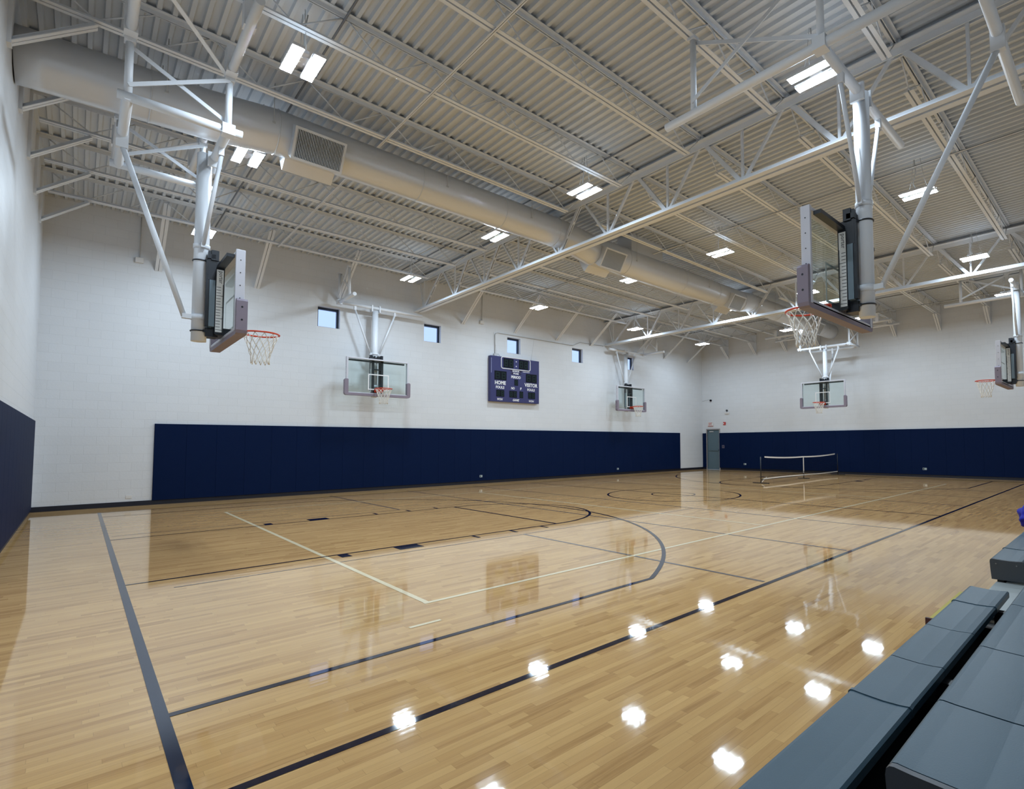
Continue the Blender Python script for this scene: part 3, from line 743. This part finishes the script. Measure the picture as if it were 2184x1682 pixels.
MB().box((sbx0+.06, sby0-.006, 13.2), (sbx0+.13, sby0-.002, 15.0)).build('side_lettering_strip', mat('pale_strip', (.25, .27, .45), .5), sb)
for x in (-2.3, 2.55):
    MB().tube((x-.25 if x < 0 else x, 24.75, sbz1), (x-.75 if x < 0 else x+.55, 24.85, 18.2), .012, 5).build('hanger_wire', M_CONDUIT, sb)
cj = MB().path([(-2.78, 24.9, sbz1+.2), (-2.78, 24.9, 17.9), (-2.68, 24.9, 18.12), (-2.4, 24.9, 18.22), (9.8, 24.9, 18.22), (11.2, 24.9, 18.85), (15.8, 24.9, 18.9)], .045, 8).build('wall_conduit', M_CONDUIT, auto=True)
tag(cj, 'thin grey conduit running over the middle window from the scoreboard', 'conduit')
jb = MB().bbox((-3.0, 24.72, sbz1+.02), (-2.55, 25.0, sbz1+.34), .03).path([(-2.6, 24.8, 15.5), (-2.4, 24.75, 15.62), (-2.25, 24.72, 15.45), (-2.2, 24.72, 15.31)], .035, 7).build('junction_box', M_CONDUIT, auto=True)
tag(jb, 'small grey junction box with flex whip on top of the scoreboard', 'junction box')

# ------------------------------------------------------------------ small things on the walls
def boxed(name, a, b, m, label, cat, r=.02, extra=None, group=None):
    mb = MB().bbox(a, b, r)
    o = mb.build(name, m, auto=True); return tag(o, label, cat, group)
for k, (x, lab) in enumerate(((-35.35, 'small white box on a drop pipe high by the left corner'), (-4.65, 'small white box on a drop pipe above left of the scoreboard'))):
    t = thing('wall_sensor', lab, 'sensor box', (x, 24.85, 19.0))
    MB().bbox((x-.25, 24.72, 18.95), (x+.25, 25.0, 19.35), .03).build('case', M_CASE, t)
    MB().tube((x+.02, 24.88, 19.35), (x+.02, 24.88, 22.6), .035, 8).build('drop_pipe', M_CONDUIT, t)
def outlet_y(x, z, lab, y=None, w=.36, pm=M_PLATE, sm_=M_DARK):
    y = y if y is not None else YB-.17
    t = thing('outlet_plate', lab, 'outlet', (x, y, z-.13), 'outlets near the floor')
    MB().bbox((x-w/2, y-.03, z-.13), (x+w/2, y+.01, z+.13), .01).build('plate', pm, t)
    MB().box((x-w/2+.05, y-.034, z-.08), (x-.02, y-.028, z+.08)).build('socket', sm_, t)
outlet_y(-4.65, .86, 'steel outlet plate low on the pads below the scoreboard')
outlet_y(18.6, .86, 'steel outlet plate low on the pads near the right end of the scoreboard wall')
outlet_y(-35.4, .72, 'pale outlet plate on the bare block wall near the left corner', YB, pm=M_CASE, sm_=M_CASE)
for y, lab in ((16.5, 'steel outlet plate low on the far wall pads left of the small net'), (-10.06, 'steel outlet plate low on the far wall pads right of the small net')):
    t = thing('outlet_plate', lab, 'outlet', (XR-.17, y, .95), 'outlets near the floor'); x = XR-.17
    MB().bbox((x-.03, y-.24, .94), (x+.01, y+.24, 1.22), .01).build('plate', M_PLATE, t)
    MB().box((x-.034, y+.04, .99), (x-.028, y+.2, 1.17)).build('socket', M_DARK, t)
t = thing('wall_switch', 'dark square switch plate on the far wall pads right of the grey door', 'switch', (XR-.17, 20.67, 3.75))
MB().bbox((XR-.2, 20.42, 3.72), (XR-.16, 20.92, 4.25), .01).build('plate', mat('dull_violet_plate', (.10, .09, .14), .5), t)
MB().box((XR-.215, 20.58, 3.88), (XR-.195, 20.76, 4.1)).build('toggle', M_DARK, t)
ex = thing('exit_sign', 'white exit sign with red letters above the grey door', 'exit sign', (XR-.1, 23.2, 7.55))
MB().bbox((XR-.16, 22.72, 7.62), (XR, 23.78, 8.34), .02).build('case', M_CASE, ex)
et = MB(); text_mesh(et, 'EXIT', 23.58, 22.92, 7.78, 8.20, XR-.168, 0, axis='X', bold=.015); et.build('letters', M_RED, ex)
MB().box((XR-.17, 22.72, 7.60), (XR-.02, 23.78, 7.66)).build('base_trim', M_RED, ex)
st = thing('fire_alarm_strobe', 'small red fire alarm strobe right of the exit sign', 'fire alarm', (XR, 20.41, 7.75))
MB().bbox((XR-.14, 20.2, 7.74), (XR, 20.66, 8.24), .02).build('case', M_RED, st); MB().bbox((XR-.18, 20.42, 7.9), (XR-.13, 20.62, 8.08), .01).build('flash_lens', M_CASE, st)
cm = thing('security_camera', 'small black dome camera on the far wall by the corner, cable at left', 'camera', (XR, 23.12, 12.0))
MB().tube((XR, 23.12, 12.14), (XR-.25, 23.12, 12.14), .17, 14).build('mount', M_BLACK, cm); MB().tube((XR-.25, 23.12, 12.14), (XR-.42, 23.12, 12.08), .15, 14, r2=.06).build('dome', M_SBLACK, cm)
MB().path([(XR-.03, 23.2, 12.3), (XR-.03, 23.9, 12.28), (XR-.03, 24.6, 12.15), (XR-.03, 24.96, 12.15)], .02, 6).build('cable', M_CONDUIT, cm)
em = thing('emergency_light', 'white emergency light with dark lens above the fire alarm strobe', 'emergency light', (XR, 19.85, 9.6))
MB().bbox((XR-.2, 19.45, 9.62), (XR, 20.3, 9.95), .03).build('case', M_CASE, em)
hd = MB()
hd.tube((XR-.1, 19.87, 9.95), (XR-.1, 19.87, 10.12), .04, 8); hd.tube((XR-.02, 19.87, 10.22), (XR-.24, 19.87, 10.22), .14, 12); hd.build('lamp_head', M_DARK, em)

# ------------------------------------------------------------------ portable pickleball net
nn_ = thing('portable_net', 'low portable pickleball net standing on the court near the far wall', 'net', (27.6, .45, 0))
nx0, nx1, ny = 16.7, 38.6, .45
for x in (nx0, nx1):
    po = MB().tube((x, ny, .05), (x, ny, 3.02), .06, 10)
    MBp = po.build('post', M_BLACK, nn_)
    MB().bar((x, ny-1.0, .05), (x, ny+1.0, .05), .12, .09).build('foot', M_BLACK, nn_)
MB().tube(((nx0+nx1)/2, ny, .05), ((nx0+nx1)/2, ny, 1.0), .055, 10).bar(((nx0+nx1)/2, ny-.75, .05), ((nx0+nx1)/2, ny+.75, .05), .1, .08).build('center_post', M_BLACK, nn_)
MB().tube((nx0, ny, .42), (nx1, ny, .42), .04, 8).build('base_rail', M_BLACK, nn_)
def sag(x): f = (x-nx0)/(nx1-nx0); g = (f*2) % 1.0; return 2.72 + .24*abs(2*f-1) - .22*g*(1-g)*4*.5
def strip(zf, h, x0, x1, yo=0):
    mb = MB(); N = 40
    vs = []
    for i in range(N+1):
        x = x0 + (x1-x0)*i/N; z = zf(x); vs += [(x, ny+yo-.012, z), (x, ny+yo-.012, z+h), (x, ny+yo+.012, z+h), (x, ny+yo+.012, z)]
    fs = []
    for i in range(N):
        for a, b in ((0,1),(1,2),(2,3),(3,0)): fs.append((4*i+a, 4*i+b, 4*i+4+b, 4*i+4+a))
    mb.add(vs, fs); return mb
strip(sag, .16, nx0+.9, nx1-.9).build('top_band', M_WHITEMARK, nn_)
strip(lambda x: .42 + .12*math.sin((x-nx0)/(nx1-nx0)*6.28*1.0)*.4, .13, nx0+.5, nx1-.1, -.02).build('bottom_band', M_WHITEMARK, nn_)
MB().box(((nx0+nx1)/2-.1, ny-.02, .75), ((nx0+nx1)/2+.1, ny+.02, 2.78)).build('center_strap', M_WHITEMARK, nn_)
MB().tube((nx0+.1, ny, .12), (nx0+1.9, ny+.3, .62), .03, 6).build('corner_strap', M_WHITEMARK, nn_)
msh = MB()
for k in range(110):
    x = nx0+.1 + (nx1-nx0-.2)*k/109; msh.bar((x, ny, .48), (x, ny, sag(x)+.06), .012, .012, (0,1,0))
for k in range(14):
    z = .5 + k*.165; msh.bar((nx0+.1, ny, z), (nx1-.1, ny, z), .012, .012)
msh.build('net_mesh', M_BLACKNET, nn_)

# ------------------------------------------------------------------ bleachers
def seat_prof(yf_, d, zt_, h):
    """contoured seat outline in (y, z): rounded nose at the court side, dished top, lip at the back"""
    return [(yf_-.02, zt_-h), (yf_+.0, zt_-h*.55), (yf_+.012, zt_-.08), (yf_+.004, zt_-.03), (yf_-.02, zt_-.006), (yf_-.05, zt_), (yf_-.16, zt_-.008), (yf_-d*.55, zt_-.018), (yf_-d+.14, zt_-.010), (yf_-d+.03, zt_+.004), (yf_-d, zt_-.02), (yf_-d, zt_-.12), (yf_-d+.05, zt_-.14), (yf_-.14, zt_-.16), (yf_-.16, zt_-h)]
def seats(row, xs, yf_, d, zt_, h, par):
    for a, b in zip(xs[:-1], xs[1:]):
        s_ = MB().poly(seat_prof(yf_, d, zt_, h), 'X', a+.012, b-.012)
        so = s_.build('seat', M_SEAT, par)
        # moulding seam lines across the seat
def bleacher(label, x0, x1, rows, gap_step):
    r = thing('bleacher', label, 'bleacher', ((x0+x1)/2, -29, 0), 'grey blue bleachers')
    for (yf_, d, zt_, h, xs) in rows:
        seats(0, xs, yf_, d, zt_, h, r)
    return r
b1 = bleacher('grey blue bleacher bank in the bottom right corner, nearest the camera', -40, -24.1,
    [(-27.07, .72, 1.42, .5, [-40.3, -35.6, -31.05, -29.5, -27.6, -25.6, -24.12]), (-28.40, 1.05, 2.2, .52, [-33.82, -32.45, -30.6, -28.35, -26, -23.2, -20.42])], True)
jn = MB()
for x in (-31.05, -25.6):
    jn = MB(); pr = seat_prof(-27.07, .72, 1.42, .5)
    jn.poly([(a+.012 if a > -27.3 else a-.012, b+.012) for a, b in pr[1:12]] + [(a, b) for a, b in pr[12:14]], 'X', x-.035, x+.035)
    jn.build('seat_joint', M_SEAT, b1)
MB().poly([(a, b) for a, b in seat_prof(-28.40, 1.05, 2.2, .52)][0:12] + [(-29.45, 1.68)], 'X', -33.88, -33.82).build('end_cap', M_SEATEND, b1)
MB().tube((-33.87, -28.58, 2.03), (-33.905, -28.58, 2.03), .022, 10).tube((-33.87, -29.25, 2.0), (-33.905, -29.25, 2.0), .022, 10).build('cap_bolt', M_BOLT, b1)
rs = MB()
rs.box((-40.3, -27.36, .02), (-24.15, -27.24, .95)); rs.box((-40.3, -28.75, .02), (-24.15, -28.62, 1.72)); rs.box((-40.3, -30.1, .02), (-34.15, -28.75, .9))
rs.build('riser', M_RISER_SHADE, b1)
MB().box((-40.3, -28.62, .62), (-24.15, -27.36, .70)).build('footboard', M_RISER_SHADE, b1)  # footboard coloured near black to stand for the shadow between the seat rows
MB().box((-33.8, -29.5, 1.0), (-20.45, -29.4, 1.72)).box((-33.8, -29.95, 1.62), (-20.45, -29.45, 1.70)).build('upper_riser', M_RISER_SHADE, b1)
for x in (-38, -33.5, -29.5, -25.2): MB().box((x-.1, -27.85, .02), (x+.1, -27.36, .9)).box((x-.1, -28.6, .72), (x+.1, -27.7, 1.25)).build('support_bracket', M_BLACK, b1)
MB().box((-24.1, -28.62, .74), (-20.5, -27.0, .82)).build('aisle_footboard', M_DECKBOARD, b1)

b2 = bleacher('grey blue bleacher seats past the aisle gap at the right edge of the picture', -20.4, 0,
    [(-26.87, .72, 1.42, .55, [-20.4, -18.4, -15.5, -12.5, -9.5, -6.5]), (-28.40, 1.05, 2.2, .52, [-20.4, -17.4, -14.4, -11.4, -8.4])], False)
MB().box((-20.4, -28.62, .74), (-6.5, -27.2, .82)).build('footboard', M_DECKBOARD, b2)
MB().box((-20.4, -29.5, 1.0), (-8.4, -29.4, 1.72)).box((-20.4, -28.75, .02), (-8.4, -28.62, 1.72)).build('upper_riser', M_RISER_SHADE, b2)
jn = MB(); pr = seat_prof(-26.87, .72, 1.42, .55)
jn.poly([(a+.012 if a > -27.1 else a-.012, b+.012) for a, b in pr[1:12]] + [(a, b) for a, b in pr[12:14]], 'X', -18.435, -18.365); jn.build('seat_joint', M_SEAT, b2)
MB().poly([(a, b) for a, b in seat_prof(-26.87, .72, 1.42, .55)][0:12] + [(-27.59, .88)], 'X', -20.47, -20.41).build('end_cap', M_SEATEND, b2)
MB().tube((-20.47, -27.0, 1.3), (-20.49, -27.0, 1.3), .018, 8).tube((-20.47, -27.45, 1.3), (-20.49, -27.45, 1.3), .018, 8).build('cap_bolt', M_BOLT, b2)
MB().box((-20.38, -27.15, .02), (-6.5, -27.0, .92)).build('riser', M_RISER_SHADE, b2)
sp = thing('aisle_step', 'low aisle step with yellow edge in the gap between the bleacher banks', 'step', (-21.9, -26.5, 0))
MB().box((-23.75, -27.2, .02), (-20.6, -26.22, .40)).build('step_box', M_DECKBOARD, sp)
MB().box((-23.75, -26.22, .30), (-20.6, -26.16, .415)).box((-23.75, -26.5, .40), (-20.6, -26.22, .415)).build('yellow_edge', M_YELLOW, sp)
MB().box((-23.82, -26.3, .05), (-23.75, -26.1, .43)).build('step_end', M_MAROON, sp)
# blue jacket on the far seats
jk = MB(); bm = bmesh.new(); bmesh.ops.create_icosphere(bm, subdivisions=4, radius=1)
for v in bm.verts:
    p = v.co; nz = 1 + .13*math.sin(p.x*4.1+p.z*3) + .08*math.sin(p.y*7.3+p.x*4) + .05*math.sin(p.z*11+p.y*5)
    v.co = V((p.x*1.0*nz, p.y*.42*nz, max(-.38, p.z*.42*nz)))
bm.verts.index_update()
jk.add([v.co + V((-12.75, -26.98, 1.82)) for v in bm.verts], [[v.index for v in f.verts] for f in bm.faces], 0, True); bm.free()
tag(jk.build('jacket', M_CLOTH, auto=True), 'crumpled bright blue jacket lying on the far bleacher seats at the right edge', 'jacket')

# ------------------------------------------------------------------ daylight, camera, view
w = bpy.data.worlds.new('World'); SC.world = w; w.use_nodes = True
bg = w.node_tree.nodes['Background']; bg.inputs[0].default_value = (0.46, 0.60, 1.0, 1); bg.inputs[1].default_value = 0.92

cam = bpy.data.cameras.new('Camera'); co_ = bpy.data.objects.new('Camera', cam); COL.objects.link(co_)
yaw, pitch, roll = 0.786, 0.0515, -0.005
f = V((math.sin(yaw)*math.cos(pitch), math.cos(yaw)*math.cos(pitch), math.sin(pitch)))
r = V((math.cos(yaw), -math.sin(yaw), 0)); u = r.cross(f)
r2 = r*math.cos(roll) + u*math.sin(roll); u2 = -r*math.sin(roll) + u*math.cos(roll)
R = Matrix((r2, u2, -f)).transposed()
co_.matrix_world = Matrix.Translation(V((-38.25, -29.82, 4.615))*F) @ R.to_4x4()
cam.sensor_fit = 'HORIZONTAL'; cam.sensor_width = 36.0; cam.lens = 1125.5/2184*36.0
cam.shift_x = -(1295.5-1092)/2184; cam.shift_y = (887.6-841)/2184
cam.clip_start = .05; cam.clip_end = 200
SC.camera = co_
vs = SC.view_settings
SC.display_settings.display_device = 'sRGB'
vs.view_transform = 'Standard'; vs.look = 'None'; vs.exposure = 0.68; vs.gamma = 1.0; vs.use_curve_mapping = False
cy = SC.cycles
cy.max_bounces = 6; cy.diffuse_bounces = 3; cy.glossy_bounces = 3; cy.transparent_max_bounces = 8
cy.sample_clamp_indirect = 6.0; cy.use_denoising = True
cy.use_light_tree = True; cy.caustics_reflective = False; cy.caustics_refractive = False; cy.blur_glossy = 0.5
